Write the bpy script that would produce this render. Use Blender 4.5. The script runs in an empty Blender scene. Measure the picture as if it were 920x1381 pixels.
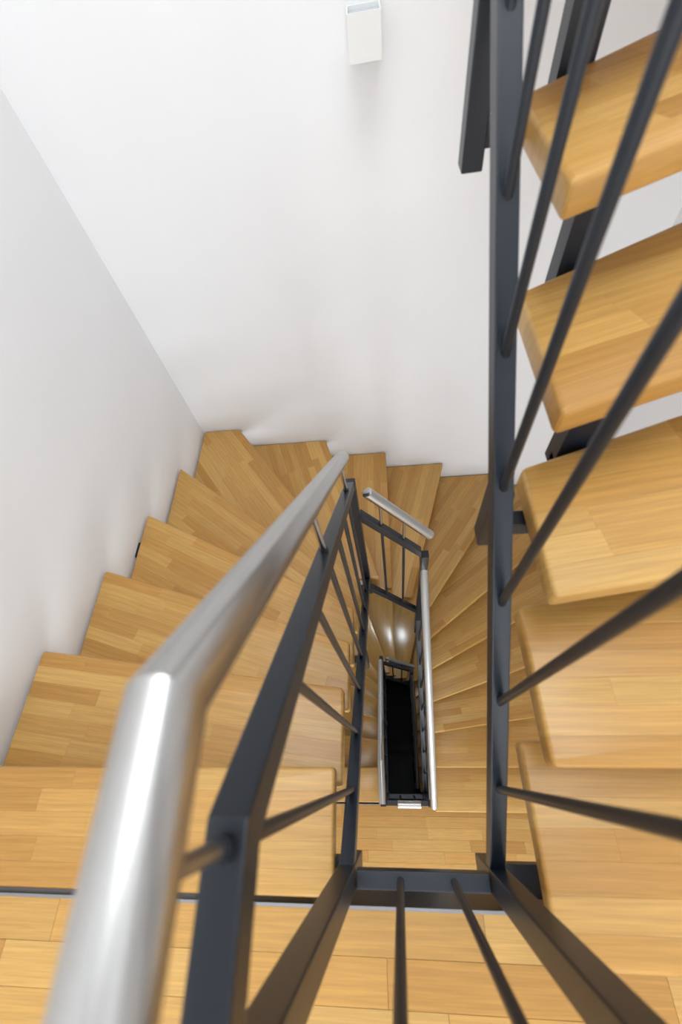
import bpy, bmesh, math, random
from mathutils import Vector, Matrix
random.seed(7)
C = bpy.context.scene.collection
S = bpy.context.scene

# ------------------------------------------------------------------ camera
CAM_H = 1.180
cam_d = bpy.data.cameras.new('camera'); cam = bpy.data.objects.new('camera', cam_d); C.objects.link(cam)
cam_d.sensor_fit = 'HORIZONTAL'; cam_d.sensor_width = 24.0
cam_d.lens = 573.63 * 24.0 / 920.0
cam_d.clip_start = 0.02; cam_d.clip_end = 60
def unit(v): return Vector(v).normalized()
N = unit((540.22 - 460, 1034.96 - 690.5, 573.63))          # straight down, in camera axes (x right, y down, z forward)
EX = Vector((1, 0, 0)) - N * N.x; EX.normalize()
EB = (-N).cross(EX)
TH = -0.003
EX = EX * math.cos(TH) + EB * math.sin(TH)
EY = (-N).cross(EX)
right = Vector((EX.x, EY.x, -N.x)); up = -Vector((EX.y, EY.y, -N.y)); back = -Vector((EX.z, EY.z, -N.z))
M = Matrix((right, up, back)).transposed().to_4x4(); M.translation = (0, 0, CAM_H)
cam.matrix_world = M
cam_d.dof.use_dof = True; cam_d.dof.focus_distance = 2.1; cam_d.dof.aperture_fstop = 3.0
S.camera = cam

# ------------------------------------------------------------------ view, world, lights
S.view_settings.view_transform = 'Standard'; S.view_settings.look = 'None'
S.view_settings.gamma = 1; S.view_settings.use_curve_mapping = False
S.view_settings.exposure = -0.14
W = bpy.data.worlds.new('sky'); S.world = W; W.use_nodes = True
bg = W.node_tree.nodes['Background']; bg.inputs['Color'].default_value = (0.80, 0.90, 1.0, 1); bg.inputs['Strength'].default_value = 1.2

XL, XR, YF, YN = -1.206, 1.274, 1.965, -2.30               # walls
ZT, ZB = 4.6, -5.76
def area(name, loc, rot, sx, sy, power, col):
    l = bpy.data.lights.new(name, 'AREA'); l.shape = 'RECTANGLE'; l.size = sx; l.size_y = sy
    l.energy = power; l.color = col
    o = bpy.data.objects.new(name, l); C.objects.link(o); o.location = loc; o.rotation_euler = rot
    return o
area('window_light', (0.05, YN - 0.13, 1.1), (math.radians(90), 0, 0), 1.5, 1.8, 46, (0.93, 0.975, 1.0))
area('window_light', (0.05, YN - 0.13, -1.78), (math.radians(90), 0, 0), 1.5, 1.8, 66, (0.93, 0.975, 1.0))
area('skylight_light', (0.05, 0.45, ZT + 0.12), (0, 0, 0), 1.5, 1.5, 92, (0.93, 0.975, 1.0))

# ------------------------------------------------------------------ materials
def mat(name):
    m = bpy.data.materials.new(name); m.use_nodes = True
    nt = m.node_tree; return m, nt, nt.nodes, nt.links, nt.nodes['Principled BSDF']
def wood(name, rough, stripes=False, base=None):
    m, nt, n, l, p = mat(name)
    tc = n.new('ShaderNodeTexCoord'); oi = n.new('ShaderNodeObjectInfo')
    off = n.new('ShaderNodeVectorMath'); off.operation = 'SCALE'; off.inputs[0].default_value = (7.1, 3.3, 1.7)
    l.new(oi.outputs['Random'], off.inputs['Scale'])
    add = n.new('ShaderNodeVectorMath'); l.new(tc.outputs['Object'], add.inputs[0]); l.new(off.outputs[0], add.inputs[1])
    mp = n.new('ShaderNodeMapping'); mp.inputs['Scale'].default_value = (9, 300, 90); l.new(add.outputs[0], mp.inputs['Vector'])
    fine = n.new('ShaderNodeTexNoise'); fine.inputs['Scale'].default_value = 1.0; fine.inputs['Detail'].default_value = 5
    l.new(mp.outputs[0], fine.inputs['Vector'])
    mp2 = n.new('ShaderNodeMapping'); mp2.inputs['Scale'].default_value = (1.6, 16, 10); l.new(add.outputs[0], mp2.inputs['Vector'])
    w = n.new('ShaderNodeTexWave'); w.bands_direction = 'Y'; w.inputs['Scale'].default_value = 0.9
    w.inputs['Distortion'].default_value = 9; w.inputs['Detail'].default_value = 3; w.inputs['Detail Scale'].default_value = 0.8
    l.new(mp2.outputs[0], w.inputs['Vector'])
    r1 = n.new('ShaderNodeMapRange'); r1.inputs['From Min'].default_value = .3; r1.inputs['From Max'].default_value = .7
    r1.inputs['To Min'].default_value = .86; r1.inputs['To Max'].default_value = 1.09; l.new(fine.outputs['Fac'], r1.inputs['Value'])
    r2 = n.new('ShaderNodeMapRange'); r2.inputs['To Min'].default_value = .95; r2.inputs['To Max'].default_value = 1.03
    l.new(w.outputs['Fac'], r2.inputs['Value'])
    mul = n.new('ShaderNodeMath'); mul.operation = 'MULTIPLY'; l.new(r1.outputs[0], mul.inputs[0]); l.new(r2.outputs[0], mul.inputs[1])
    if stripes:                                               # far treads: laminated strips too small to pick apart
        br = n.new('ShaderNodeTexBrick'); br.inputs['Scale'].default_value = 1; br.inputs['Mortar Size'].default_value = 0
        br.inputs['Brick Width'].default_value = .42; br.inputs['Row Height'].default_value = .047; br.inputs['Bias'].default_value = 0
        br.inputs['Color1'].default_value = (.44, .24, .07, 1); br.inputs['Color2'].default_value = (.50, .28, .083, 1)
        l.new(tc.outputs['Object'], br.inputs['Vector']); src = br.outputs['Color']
    else:
        src = oi.outputs['Color']
    mx = n.new('ShaderNodeVectorMath'); mx.operation = 'SCALE'; l.new(src, mx.inputs[0]); l.new(mul.outputs[0], mx.inputs['Scale'])
    l.new(mx.outputs[0], p.inputs['Base Color'])
    p.inputs['Roughness'].default_value = rough; p.inputs['Specular IOR Level'].default_value = .45
    b = n.new('ShaderNodeBump'); b.inputs['Strength'].default_value = .06; b.inputs['Distance'].default_value = .001
    l.new(fine.outputs['Fac'], b.inputs['Height']); l.new(b.outputs[0], p.inputs['Normal'])
    return m
OAK = wood('oiled_oak', .33)
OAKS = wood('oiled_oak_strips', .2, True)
def plain(name, col, rough, metal=0, bump=0, bscale=200, var=0):
    m, nt, n, l, p = mat(name)
    p.inputs['Base Color'].default_value = (*col, 1); p.inputs['Roughness'].default_value = rough; p.inputs['Specular IOR Level'].default_value = .42; p.inputs['Metallic'].default_value = metal
    tc = n.new('ShaderNodeTexCoord'); t = n.new('ShaderNodeTexNoise'); t.inputs['Scale'].default_value = bscale; t.inputs['Detail'].default_value = 4
    l.new(tc.outputs['Object'], t.inputs['Vector'])
    if bump:
        b = n.new('ShaderNodeBump'); b.inputs['Strength'].default_value = bump; b.inputs['Distance'].default_value = .001
        l.new(t.outputs['Fac'], b.inputs['Height']); l.new(b.outputs[0], p.inputs['Normal'])
    if var:
        t2 = n.new('ShaderNodeTexNoise'); t2.inputs['Scale'].default_value = bscale * .05; l.new(tc.outputs['Object'], t2.inputs['Vector'])
        mr = n.new('ShaderNodeMapRange'); mr.inputs['To Min'].default_value = 1 - var; mr.inputs['To Max'].default_value = 1 + var
        l.new(t2.outputs['Fac'], mr.inputs['Value'])
        v = n.new('ShaderNodeVectorMath'); v.operation = 'SCALE'; v.inputs[0].default_value = col; l.new(mr.outputs[0], v.inputs['Scale'])
        l.new(v.outputs[0], p.inputs['Base Color'])
    return m
PLASTER = plain('white_plaster', (.86, .86, .87), .9, bump=.25, bscale=90, var=.012)
STEEL = plain('anthracite_paint', (.010, .015, .023), .36, bump=.08, bscale=900, var=.10)
INOX = plain('brushed_stainless', (.46, .455, .445), .29, 1, bump=.03, bscale=400)
BLACK = plain('dark_tile', (.02, .02, .022), .7, bump=.1)
GROUT = plain('dark_grout', (.035, .035, .037), .9)
EDGE = plain('grey_edge_strip', (.28, .28, .29), .45, .6)
LAMP_W = plain('white_lamp_housing', (.82, .82, .80), .45)
FRAME = plain('white_window_frame', (.8, .8, .8), .5)
LAMP_G, _, n_, l_, p_ = mat('frosted_lamp_glass')
p_.inputs['Base Color'].default_value = (.50, .55, .60, 1); p_.inputs['Roughness'].default_value = .25
LAMP_E, _, n_, l_, p_ = mat('lit_lamp_diffuser')
p_.inputs['Base Color'].default_value = (.8, .9, 1, 1); p_.inputs['Emission Color'].default_value = (.80, .92, 1, 1); p_.inputs['Emission Strength'].default_value = 420
GLASS, nt_, n_, l_, p_ = mat('window_glass')
p_.inputs['Roughness'].default_value = .02; p_.inputs['Transmission Weight'].default_value = 1; p_.inputs['IOR'].default_value = 1.0
p_.inputs['Base Color'].default_value = (1, 1, 1, 1)

# ------------------------------------------------------------------ helpers
def link(name, bm, m, parent=None, loc=(0, 0, 0), rz=0, smooth=False):
    me = bpy.data.meshes.new(name); bmesh.ops.recalc_face_normals(bm, faces=bm.faces); bm.to_mesh(me); bm.free()
    me.materials.append(m)
    if smooth:
        for f in me.polygons: f.use_smooth = True
        try: me.set_sharp_from_angle(angle=math.radians(36))
        except Exception: pass
    o = bpy.data.objects.new(name, me); C.objects.link(o); o.location = loc; o.rotation_euler = (0, 0, rz)
    if parent: o.parent = parent
    return o
def thing(name, label, cat, loc=(0, 0, 0), group=None):
    o = bpy.data.objects.new(name, None); C.objects.link(o); o.location = loc; o.empty_display_size = .05
    o['label'] = label; o['category'] = cat
    if group: o['group'] = group
    return o
def struct(name, bm, m, parent=None, label=None, cat=None):
    o = link(name, bm, m, parent)
    if parent is None:
        o['kind'] = 'structure'
        if label: o['label'] = label; o['category'] = cat
    return o
def box(bm, x0, x1, y0, y1, z0, z1, bev=0):
    r = bmesh.ops.create_cube(bm, size=1)
    for v in r['verts']:
        v.co = Vector(((x0 + x1) / 2 + v.co.x * (x1 - x0), (y0 + y1) / 2 + v.co.y * (y1 - y0), (z0 + z1) / 2 + v.co.z * (z1 - z0)))
    if bev:
        es = list({e for v in r['verts'] for e in v.link_edges})
        bmesh.ops.bevel(bm, geom=es, offset=bev, segments=2, affect='EDGES', profile=.6)
    return bm
def nb(*a, **k): return box(bmesh.new(), *a, **k)
def path_beam(pts, hw, hh, bev=.0025):
    """rectangular tube along a planar polyline of 3D points; the sides stay vertical, the joints are mitred"""
    bm = bmesh.new(); P = [Vector(p) for p in pts]; rings = []
    d0 = P[-1] - P[0]; side = Vector((d0.y, -d0.x, 0)); side = side.normalized() if side.length > 1e-6 else Vector((1, 0, 0))
    for i, p in enumerate(P):
        a = (P[i] - P[i - 1]).normalized() if i else (P[1] - P[0]).normalized()
        b = (P[i + 1] - P[i]).normalized() if i < len(P) - 1 else a
        na, nb_ = side.cross(a), side.cross(b); n = (na + nb_).normalized(); k = 1 / max(.3, n.dot(na))
        if i in (0, len(P) - 1):                               # plumb ends
            u = Vector((0, 0, 1)); n = u; k = 1 / max(.3, abs(u.dot(na)))
            if na.z < 0: k = k
        if n.z < 0: n = -n
        rings.append([bm.verts.new(p + side * (s * hw) + n * (t * hh * k)) for s, t in ((-1, -1), (1, -1), (1, 1), (-1, 1))])
    for A, B in zip(rings, rings[1:]):
        for i in range(4): bm.faces.new((A[i], A[(i + 1) % 4], B[(i + 1) % 4], B[i]))
    bm.faces.new(rings[0][::-1]); bm.faces.new(rings[-1])
    if bev:
        bmesh.ops.bevel(bm, geom=[e for e in bm.edges], offset=bev, segments=2, affect='EDGES', profile=.6)
    return bm
def rod(bm, a, b, r, seg=16, cap=True):
    a, b = Vector(a), Vector(b); d = (b - a)
    m = Matrix.Translation((a + b) / 2) @ d.to_track_quat('Z', 'Y').to_matrix().to_4x4()
    bmesh.ops.create_cone(bm, cap_ends=cap, segments=seg, radius1=r, radius2=r, depth=d.length, matrix=m)
    return bm
def tube_path(pts, r, seg=32, capr=.004):
    """round tube with mitred bends and slightly rounded end caps"""
    bm = bmesh.new(); P = [Vector(p) for p in pts]; rings = []
    def ring(c, n, side, rad, axis):
        # ellipse cut by the plane through c with normal n, for a cylinder along axis
        out = []; v = side.cross(axis).normalized()
        for i in range(seg):
            t = 2 * math.pi * i / seg; q = side * (math.cos(t) * rad) + v * (math.sin(t) * rad)
            s = -q.dot(n) / axis.dot(n); out.append(bm.verts.new(c + q + axis * s))
        return out
    d0 = P[-1] - P[0]; side = Vector((d0.y, -d0.x, 0)).normalized()
    for i, p in enumerate(P):
        a = (P[i] - P[i - 1]).normalized() if i else (P[1] - P[0]).normalized()
        b = (P[i + 1] - P[i]).normalized() if i < len(P) - 1 else a
        if i == 0: rings.append(ring(p, a, side, r - capr, a)); rings.append(ring(p + a * capr * .6, a, side, r, a)); continue
        if i == len(P) - 1: rings.append(ring(p - a * capr * .6, a, side, r, a)); rings.append(ring(p, a, side, r - capr, a)); continue
        rings.append(ring(p, (a + b).normalized(), side, r, a))
    for A, B in zip(rings, rings[1:]):
        for i in range(seg): bm.faces.new((A[i], A[(i + 1) % seg], B[(i + 1) % seg], B[i]))
    bm.faces.new(rings[0][::-1]); bm.faces.new(rings[-1])
    return bm

# ------------------------------------------------------------------ room shell
T = .25
def wall_with_hole(x0, x1, z0, z1, y0, y1, holes):
    bm = bmesh.new(); zs = z0
    for hx0, hx1, hz0, hz1 in sorted(holes, key=lambda h: h[2]):
        box(bm, x0, x1, y0, y1, zs, hz0); box(bm, x0, hx0, y0, y1, hz0, hz1); box(bm, hx1, x1, y0, y1, hz0, hz1); zs = hz1
    box(bm, x0, x1, y0, y1, zs, z1); return bm
struct('wall_left', nb(XL - T, XL, YN - T, YF + T, ZB - .2, ZT + .2), PLASTER)
struct('wall_back', nb(XL, XR, YF, YF + T, ZB - .2, ZT + .2), PLASTER)
struct('wall_right', nb(XR, XR + T, YN - T, YF + T, ZB - .2, ZT + .2), PLASTER)
WH = [(-.75, .85, -2.76, -.82), (-.75, .85, .12, 2.06)]
struct('wall_front', wall_with_hole(XL, XR, ZB - .2, ZT + .2, YN - T, YN, WH), PLASTER)
bm = bmesh.new()
box(bm, XL, XR, YN, -.35, ZT, ZT + .25); box(bm, XL, XR, 1.25, YF, ZT, ZT + .25); box(bm, XL, -.75, -.35, 1.25, ZT, ZT + .25); box(bm, .85, XR, -.35, 1.25, ZT, ZT + .25)
struct('ceiling', bm, PLASTER)
def window(i, x0, x1, a0, a1, flat=False):
    f = .06; bm = bmesh.new()
    if flat:
        z0, z1 = ZT + .16, ZT + .22
        box(bm, x0, x0 + f, a0, a1, z0, z1); box(bm, x1 - f, x1, a0, a1, z0, z1); box(bm, x0 + f, x1 - f, a0, a0 + f, z0, z1); box(bm, x0 + f, x1 - f, a1 - f, a1, z0, z1)
        o = struct('window_%d' % i, bm, FRAME); struct('pane', nb(x0 + f, x1 - f, a0 + f, a1 - f, ZT + .185, ZT + .19), GLASS, o)
    else:
        y0, y1 = YN - .22, YN - .16
        for (p0, p1, q0, q1) in ((x0, x0 + f, a0, a1), (x1 - f, x1, a0, a1), (x0 + f, x1 - f, a0, a0 + f), (x0 + f, x1 - f, a1 - f, a1), ((x0 + x1) / 2 - .03, (x0 + x1) / 2 + .03, a0 + f, a1 - f)):
            box(bm, p0, p1, y0, y1, q0, q1)
        o = struct('window_%d' % i, bm, FRAME)
        for s in (0, 1):
            xa = x0 + f if s == 0 else (x0 + x1) / 2 + .03; xb = (x0 + x1) / 2 - .03 if s == 0 else x1 - f
            struct('pane', nb(xa, xb, y0 + .025, y0 + .03, a0 + f, a1 - f), GLASS, o)
window(1, -.75, .85, .12, 2.06); window(2, -.75, .85, -2.76, -.82); window(3, -.75, .85, -.35, 1.25, True)

# basement floor: dark tiles with recessed joints
fl = struct('floor', nb(XL, XR, YN, YF, ZB - .2, ZB - .012), GROUT)
for i in range(8):
    for j in range(12):
        x0 = XL + i * .31; y0 = YN + j * .31
        if x0 + .304 > XR or y0 + .304 > YF: continue
        link('tile', nb(x0 + .003, x0 + .304, y0 + .003, y0 + .304, ZB - .012, ZB - random.uniform(0, .0008)), BLACK, fl)

# ------------------------------------------------------------------ oak colours
PAL = [(0.536, 0.294, 0.08), (0.51, 0.271, 0.07), (0.558, 0.32, 0.092), (0.481, 0.248, 0.06), (0.523, 0.288, 0.078), (0.578, 0.34, 0.103), (0.461, 0.236, 0.058), (0.536, 0.304, 0.087)]
def oak():
    c = random.choice(PAL); k = random.uniform(.94, 1.06); return (c[0] * k, c[1] * k, c[2] * k, 1)

# ------------------------------------------------------------------ 2D clipping
def clip_half(P, a, b):
    """keep what lies left of the line a -> b"""
    out = []; n = len(P)
    def s(p): return (b[0] - a[0]) * (p[1] - a[1]) - (b[1] - a[1]) * (p[0] - a[0])
    for i in range(n):
        p, q = P[i], P[(i + 1) % n]; sp, sq = s(p), s(q)
        if sp >= 0: out.append(p)
        if (sp > 0 and sq < 0) or (sp < 0 and sq > 0):
            t = sp / (sp - sq); out.append((p[0] + t * (q[0] - p[0]), p[1] + t * (q[1] - p[1])))
    return out
def parea(P): return abs(sum(P[i][0] * P[(i + 1) % len(P)][1] - P[(i + 1) % len(P)][0] * P[i][1] for i in range(len(P)))) / 2 if len(P) > 2 else 0
def ccw(P): return P if sum(P[i][0] * P[(i + 1) % len(P)][1] - P[(i + 1) % len(P)][0] * P[i][1] for i in range(len(P))) > 0 else P[::-1]
def dedupe(P, e=1e-5):
    out = []
    for p in P:
        if not out or math.hypot(p[0] - out[-1][0], p[1] - out[-1][1]) > e: out.append(p)
    if len(out) > 1 and math.hypot(out[0][0] - out[-1][0], out[0][1] - out[-1][1]) < e: out.pop()
    return out
def inset(P, d):
    Q = P; n = len(P)
    for i in range(n):
        a, b = P[i], P[(i + 1) % n]; L = math.hypot(b[0] - a[0], b[1] - a[1]); nx, ny = -(b[1] - a[1]) / L * d, (b[0] - a[0]) / L * d
        Q = clip_half(Q, (a[0] + nx, a[1] + ny), (b[0] + nx, b[1] + ny))
    return dedupe(Q)
def fillet(P, r):
    out = []; n = len(P)
    for i in range(n):
        p, a, b = Vector(P[i]), Vector(P[i - 1]), Vector(P[(i + 1) % n]); u, v = (a - p), (b - p)
        k = min(r, u.length * .3, v.length * .3); s, e = p + u.normalized() * k, p + v.normalized() * k
        for t in (0, .33, .67, 1):
            q = s * (1 - t) ** 2 + p * (2 * t * (1 - t)) + e * t * t; out.append((q.x, q.y))
    return dedupe(out)

TH_T = .045                                                    # tread thickness
def hull_mesh(levels):
    bm = bmesh.new()
    for z, P in levels:
        for x, y in P: bm.verts.new((x, y, z))
    r = bmesh.ops.convex_hull(bm, input=bm.verts)
    junk = [g for g in r['geom_interior'] if isinstance(g, bmesh.types.BMVert)] + [g for g in r['geom_unused'] if isinstance(g, bmesh.types.BMVert)]
    bmesh.ops.delete(bm, geom=list(set(junk)), context='VERTS')
    bmesh.ops.dissolve_limit(bm, angle_limit=.004, verts=bm.verts, edges=bm.edges)
    return bm
def levels_of(P, t=TH_T):
    R_ = .0075; out = []; L = [(R_ * (1 - math.cos(a)), R_ * (1 - math.sin(a))) for a in (0, math.pi / 6, math.pi / 3, math.pi / 2)]
    ins = [(P if d < 1e-6 else inset(P, d), h) for d, h in [(x, y) for x, y in L]]
    # L goes from the side (full outline, R_ below the face) to the face (inset by R_)
    for Q, h in reversed(ins): out.append((-t + h * .7, Q))
    for Q, h in ins: out.append((-h, Q))
    return out
def clip_rect(P, x0, x1, y0, y1):
    for a, b in (((x0, y0), (x1, y0)), ((x1, y0), (x1, y1)), ((x1, y1), (x0, y1)), ((x0, y1), (x0, y0))):
        P = clip_half(P, a, b)
        if len(P) < 3: return []
    return P
def make_tread(P, z, ang, parent, detail, sw=.0465):
    """oak tread of outline P (world XY), built of glued staves that run along direction ang"""
    P = fillet(ccw(dedupe(P)), .012)
    c, s = math.cos(-ang), math.sin(-ang)
    Q = [(c * x - s * y, s * x + c * y) for x, y in P]
    if not detail:
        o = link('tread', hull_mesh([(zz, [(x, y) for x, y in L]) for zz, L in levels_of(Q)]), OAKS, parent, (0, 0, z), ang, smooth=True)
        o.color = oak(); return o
    tr = bpy.data.objects.new('tread', None); C.objects.link(tr); tr.empty_display_size = .05; tr.parent = parent
    x0, x1 = min(q[0] for q in Q), max(q[0] for q in Q); y0, y1 = min(q[1] for q in Q), max(q[1] for q in Q)
    cx, cy = (x0 + x1) / 2, (y0 + y1) / 2
    ox, oy = math.cos(ang) * cx - math.sin(ang) * cy, math.sin(ang) * cx + math.cos(ang) * cy
    tr.location = (ox, oy, z); tr.rotation_euler = (0, 0, ang)
    Q = [(x - cx, y - cy) for x, y in Q]; x0 -= cx; x1 -= cx; y0 -= cy; y1 -= cy
    LV = levels_of(Q); n = max(1, round((y1 - y0) / sw)); h = (y1 - y0) / n
    for r in range(n):
        x = x0 - random.uniform(0, .35); ya, yb = y0 + r * h, y0 + (r + 1) * h
        while x < x1:
            L = random.uniform(.28, .62); xa, xb = x, x + L; x = xb
            if x1 - x < .09: xb = x1 + .01; x = xb
            if parea(clip_rect(Q, xa, xb, ya, yb)) < 4e-5: continue
            lv = []; t_ = TH_T
            for zz, P_ in LV:
                g = .00012 if abs(zz) < 1e-5 or abs(zz + t_) < 1e-5 else 0
                R = clip_rect(P_, xa + g, xb - g, ya + g, yb - g)
                if len(R) >= 3: lv.append((zz, R))
            if len(lv) < 2: continue
            o = link('stave', hull_mesh(lv), OAK, tr, smooth=True); o.color = oak()
    return tr

# ------------------------------------------------------------------ the stair plan (shared by every storey)
AX = .04                                                       # mid line of the stair eye
IL, IR, IF = -.157, .237, .925                                 # inner ends of the treads
F = {-1: ((-1.2, -.245), (0, -.245)), 0: ((-1.2, 0), (0, 0)), 1: ((-1.194, .339), (-.157, .205)), 2: ((-1.193, .711), (-.159, .388)), 3: ((-1.19, 1.089), (-.158, .569)),
     4: ((-1.18, 1.507), (-.17, .729)), 5: ((-.951, 1.96), (-.181, .89)), 6: ((-.385, 1.955), (-.056, .928)), 7: ((.028, 1.955), (.014, .922)),
     8: ((.45, 1.954), (.136, .928)), 9: ((1.018, 1.96), (.261, .923)), 10: ((1.27, 1.518), (.262, .764)), 11: ((1.27, 1.097), (.271, .597)),
     12: ((1.27, .728), (.267, .405)), 13: ((1.27, .352), (.27, .217)), 14: ((1.2, 0), (0, 0)), 15: ((1.2, -.28), (0, -.28))}
OV = {12: .075, 11: .095, 10: .07}
def shift(line, d):                                            # move a line sideways (to its left, seen from outer to inner end)
    (ax, ay), (bx, by) = line; L = math.hypot(bx - ax, by - ay); nx, ny = -(by - ay) / L * d, (bx - ax) / L * d
    return (ax + nx, ay + ny), (bx + nx, by + ny)
def tread_outline(k):
    P = [(-1.193, -1), (XR - .003, -1), (XR - .003, YF - .006), (-1.193, YF - .006)]
    # inner->outer direction keeps the tread (behind its nosing) on the left
    o, i = F[k]
    P = clip_half(P, i, o)
    if k == 0:
        P = clip_half(P, (-2, -.239), (2, -.239))
    else:
        ov = OV.get(k, .047); o2, i2 = F[k - 1]
        # back edge: the nosing above, moved back under it
        b = shift((o2, i2), -ov)
        P = clip_half(P, b[0], b[1])
    if k <= 5: P = clip_half(P, (IL, -5), (IL, 5))
    elif k >= 10: P = clip_half(P, (IR, 5), (IR, -5))
    else: P = clip_half(P, (-5, IF), (5, IF))
    return P

def staircase(z0, r, ks, detail, label, group=None):
    """z0: level of the flush top tread; r: rise"""
    t = thing('staircase', label, 'staircase', (0, 0, 0), group)
    for k in ks:
        P = tread_outline(k)
        (ax, ay), (bx, by) = F[k]; ang = math.atan2(by - ay, bx - ax)
        make_tread(P, z0 - k * r, ang, t, detail)
    if 3 in ks and detail:
        link('wall_bracket', nb(-1.2055, -1.1935, .862, .937, z0 - 3 * r - .04, z0 - 3 * r - .006, bev=.001), STEEL, t)
    # saw-tooth steel strings, inner and outer
    for name, xl, xr, yf, w in (('inner_stringer', -.265, .345, 1.03, .027), ('outer_stringer', XL + .035, XR - .035, YF - .035, .012)):
        bm = bmesh.new(); pos = {}
        for k in range(-1, 16):
            ov = OV.get(k + 1, .047) + .03
            a, b = shift(F[k], -ov) if k >= 0 else F[-1]
            def at(px=None, py=None):
                if px is not None: tt = (px - a[0]) / (b[0] - a[0]); return (px, a[1] + tt * (b[1] - a[1]))
                tt = (py - a[1]) / (b[1] - a[1]); return (a[0] + tt * (b[0] - a[0]), py)
            if k <= 4: q = at(px=xl)
            elif k >= 10: q = at(px=xr)
            else:
                q = at(py=yf)
                if q[0] < xl: q = at(px=xl)
                if q[0] > xr: q = at(px=xr)
            pos[k] = q
        for k in ks:
            zt = z0 - k * r - TH_T - .001
            if k - 1 in pos and k > 0:
                x, y = pos[k - 1]; box(bm, x - w, x + w, y - .02, y + .02, zt - .03, zt + r - .001)
            if k in pos and k < 15 and k > 0:
                A, B = Vector((*pos[k - 1], zt - .015)), Vector((*pos[k], zt - .015))
                if (B - A).length > .02:
                    b2 = path_beam([A, B], w, .015, 0); me = bpy.data.meshes.new('tmp'); b2.to_mesh(me); b2.free(); bm.from_mesh(me); bpy.data.meshes.remove(me)
        link(name, bm, STEEL, t)
    return t

# ------------------------------------------------------------------ railings
RL, RR, YC, YE = -.12, .178, -.19, .88                          # rail lines left / right, near and far corners
BZ, TZ, HZ = .07, .815, .95
def baluster(t, x, y, z0, z1):
    link('baluster', rod(bmesh.new(), (0, 0, z0), (0, 0, z1), .0068), STEEL, t, (x, y, 0), smooth=True)
def support(t, x, y, z0, z1):
    o = link('handrail_support', rod(bmesh.new(), (0, 0, z0), (0, 0, z1), .0058), INOX, t, (x, y, 0), smooth=True)
    link('collar', rod(bmesh.new(), (0, 0, z0 - .004), (0, 0, z0 + .012), .0085), STEEL, o, smooth=True)
def post(t, x, y, z0, z1): link('post', nb(x - .0175, x + .0175, y - .02, y + .02, z0, z1, bev=.0025), STEEL, t)
def arm(t, x0, x1, y, z): link('bracket_arm', nb(min(x0, x1), max(x0, x1), y - .015, y + .015, z - .018, z + .018, bev=.002), STEEL, t)
YB = [-.046 + .133 * i for i in range(7)]
YR = [-.034 + .1315 * i for i in range(7)]
def left_railing(z, label):
    t = thing('railing', label, 'railing', (RL, YC, z), None); w = lambda p: (p[0], p[1] - YC, p[2])
    bot = lambda y: BZ - .985 * (y - YC)
    top = lambda y: TZ if y < -.037 else TZ - .985 * (y + .037)
    hr = lambda y: HZ if y < .03 else HZ - 1.01 * (y - .03)
    link('bottom_rail', path_beam([(0, .0, bot(YC)), (0, YE - YC - .02, bot(YE - .02))], .015, .018), STEEL, t)
    link('top_rail', path_beam([(0, 0.02, TZ), (0, -.037 - YC, TZ), (0, YE - YC - .02, top(YE - .02))], .015, .018), STEEL, t)
    post(t, 0, 0, -.11, TZ + .02); post(t, 0, YE - YC, bot(YE) - .19, top(YE) + .012)
    arm(t, -.12, -.016, 0, -.07); arm(t, -.13, -.016, YE - YC, bot(YE) - .15)
    link('hanger', nb(-.0165, .0165, .375 - YC - .02, .375 - YC + .02, bot(.375) - .19, bot(.375) - .01, bev=.004), STEEL, t); arm(t, -.13, -.016, .38 - YC, bot(.375) - .15)
    for i, y in enumerate(YB):
        baluster(t, 0, y - YC, bot(y), top(y))
        if i in (0, 3, 6): support(t, 0, y - YC, top(y) + .02, hr(y) - .01)
    link('handrail', tube_path([(0, YC - YC + .0, HZ), (0, .03 - YC, HZ), (0, .80 - YC, hr(.80))], .0212), INOX, t, smooth=True)
def right_railing(z, label, zhi=True):
    t = thing('railing', label, 'railing', (RR, YC, z), None)
    bot = lambda y: .032 + 1.04 * (y - YC)
    top = lambda y: bot(y) + .783
    hr = lambda y: .975 + .97 * (y - YC)
    link('bottom_rail', path_beam([(0, 0, bot(YC)), (0, YE - YC - .02, bot(YE - .02))], .015, .018), STEEL, t)
    link('top_rail', path_beam([(0, 0.02, top(YC + .02)), (0, YE - YC - .02, top(YE - .02))], .015, .018), STEEL, t)
    post(t, 0, 0, -.11, top(YC) + .02); post(t, 0, YE - YC, bot(YE) - .31, top(YE) + .24)
    link('bracket_arm', nb(.017, .12, -.047, .01, -.085, -.045, bev=.002), STEEL, t); arm(t, .017, .15, YE - YC + .02, bot(YE) - .27)
    link('hanger', nb(-.012, .021, .375 - YC - .02, .375 - YC + .02, .44, bot(.375) - .01, bev=.004), STEEL, t); arm(t, .0205, .13, .38 - YC, .478)
    for i, y in enumerate(YR):
        baluster(t, 0, y - YC, bot(y), top(y))
        if i in (0, 3, 6): support(t, 0, y - YC, top(y) + .02, hr(y) - .01)
    link('handrail', tube_path([(.006, -.01, hr(YC - .01)), (0, .925 - YC, hr(.925))], .0212), INOX, t, smooth=True)
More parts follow.
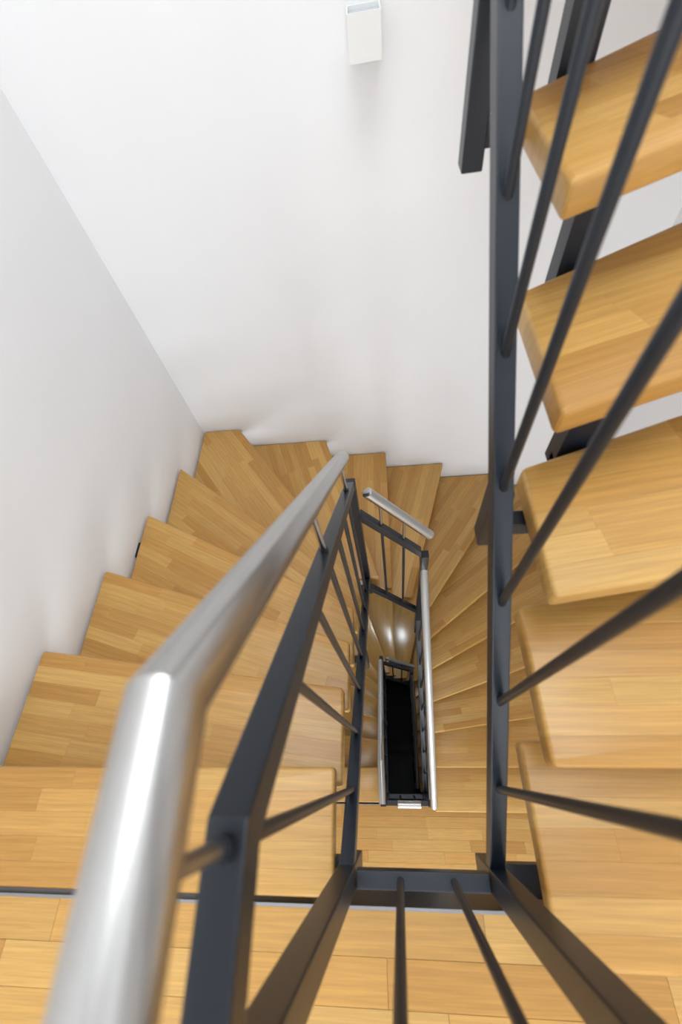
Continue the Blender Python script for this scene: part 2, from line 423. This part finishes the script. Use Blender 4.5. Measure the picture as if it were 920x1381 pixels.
def far_railing(z, label):
    t = thing('railing', label, 'railing', (AX, YE, z), None)
    b = lambda x: -1.10 - 1.62 * (x - RL); tp = lambda x: -.285 - 1.46 * (x - RL)
    g = AX
    link('bottom_rail', path_beam([(RL + .02 - g, 0, b(RL + .02)), (RR - .02 - g, 0, b(RR - .02))], .015, .018), STEEL, t)
    link('top_rail', path_beam([(RL + .02 - g, 0, tp(RL + .02)), (RR - .02 - g, 0, tp(RR - .02))], .015, .018), STEEL, t)
    h = lambda x: tp(x) + .22
    for x in (-.02, .075):
        baluster(t, x - g, 0, b(x), tp(x)); support(t, x - g, 0, tp(x) + .03, h(x))
    link('handrail', tube_path([(-.065 - g, 0, h(-.065)), (.19 - g, 0, h(.19))], .0212), INOX, t, smooth=True)
def landing_railing(z, label):
    t = thing('railing', label, 'railing', (AX, YC, z), None); g = AX
    link('bottom_rail', path_beam([(RL + .02 - g, 0, BZ + .005), (RR - .02 - g, 0, BZ + .005)], .015, .018), STEEL, t)
    link('top_rail', path_beam([(RL + .02 - g, 0, TZ), (RR - .02 - g, 0, TZ)], .015, .018), STEEL, t)
    for x in (-.013, .09):
        baluster(t, x - g, 0, BZ, TZ); support(t, x - g, 0, TZ + .02, HZ - .01)
    link('handrail', tube_path([(-.03 - g, 0, HZ), (.11 - g, 0, HZ)], .0212), INOX, t, smooth=True)

# ------------------------------------------------------------------ landings
def landing(z):
    f = struct('floor', nb(XL, XR, YN, -.262, z - .24, z - .014), PLASTER)
    struct('trim_%d' % (1 if z == 0 else 2), nb(XL, XR, -.262, -.2475, z - .24, z - .003), STEEL)
    link('edge_strip', nb(XL, XR, -.2535, -.2478, z - .006, z + .0012), EDGE, f)
    y = -.2535; PW = .0705
    while y > YN + .03:
        x = XL - random.uniform(0, .4)
        while x < XR:
            L = random.uniform(.38, .60); xa, xb = max(x, XL), min(x + L, XR); x += L
            if xb - xa > .05 or True:
                if xb - xa < .004: continue
                bm = bmesh.new(); g = .0004; dz = random.uniform(0, .0003)
                box(bm, xa + g - (xa + xb) / 2, xb - g - (xa + xb) / 2, -PW / 2 + g, PW / 2 - g, -.014, -dz)
                o = link('plank', bm, OAK, f, ((xa + xb) / 2, y - PW / 2, z)); o.color = oak()
        y -= PW
    return f
H0 = 2.88
landing(0.0); landing(-H0)

staircase(0.0, .18, range(0, 16), True, 'oak winder staircase dropping from the near landing to the landing below')
staircase(16 * .185, .185, range(9, 16), True, 'oak staircase rising on the right from the near landing')
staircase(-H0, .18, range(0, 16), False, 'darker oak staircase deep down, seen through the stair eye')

left_railing(0, 'anthracite railing with thick steel handrail beside the left descending flight')
landing_railing(0, 'short anthracite railing of two bars across the near landing edge')
right_railing(0, 'anthracite railing with slanting bars beside the rising right flight')
far_railing(0, 'short steep railing with stainless handrail at the far end of the stair eye')
right_railing(-H0, 'narrow railing with long bright handrail right of the dark stair eye')
landing_railing(-H0, 'tiny railing with short handrail across the lower landing edge')
left_railing(-H0, 'lower railing with pale handrail left of the dark stair eye')
far_railing(-H0, 'small short railing at the far end of the dark stair eye')
right_railing(-2 * H0, 'dim railing down inside the dark stair eye, right side')

# ------------------------------------------------------------------ wall lamps
def wall_lamp(z, label, lit):
    t = thing('wall_lamp', label, 'lamp', (.022, YF, z))
    bm = bmesh.new(); w = .05; h = .052; d = .10; e = .004
    box(bm, -w, w, -d, -d + e, -h, h); box(bm, -w, -w + e, -d + e, 0, -h, h); box(bm, w - e, w, -d + e, 0, -h, h); box(bm, -w + e, w - e, -.006, 0, -h, h)
    link('housing', bm, LAMP_W, t)
    link('glass', nb(-w + e, w - e, -d + e, -.006, h - .014, h - .010), LAMP_G, t)
    link('diffuser', nb(-w + e, w - e, -d + e, -.006, -h + .010, -h + .014), LAMP_E if lit else LAMP_G, t)
wall_lamp(.815, 'white box-shaped lamp on the far white wall', False)
wall_lamp(.815 - H0, 'lit white box lamp one storey lower, its glow mirrored on the dark treads', True)
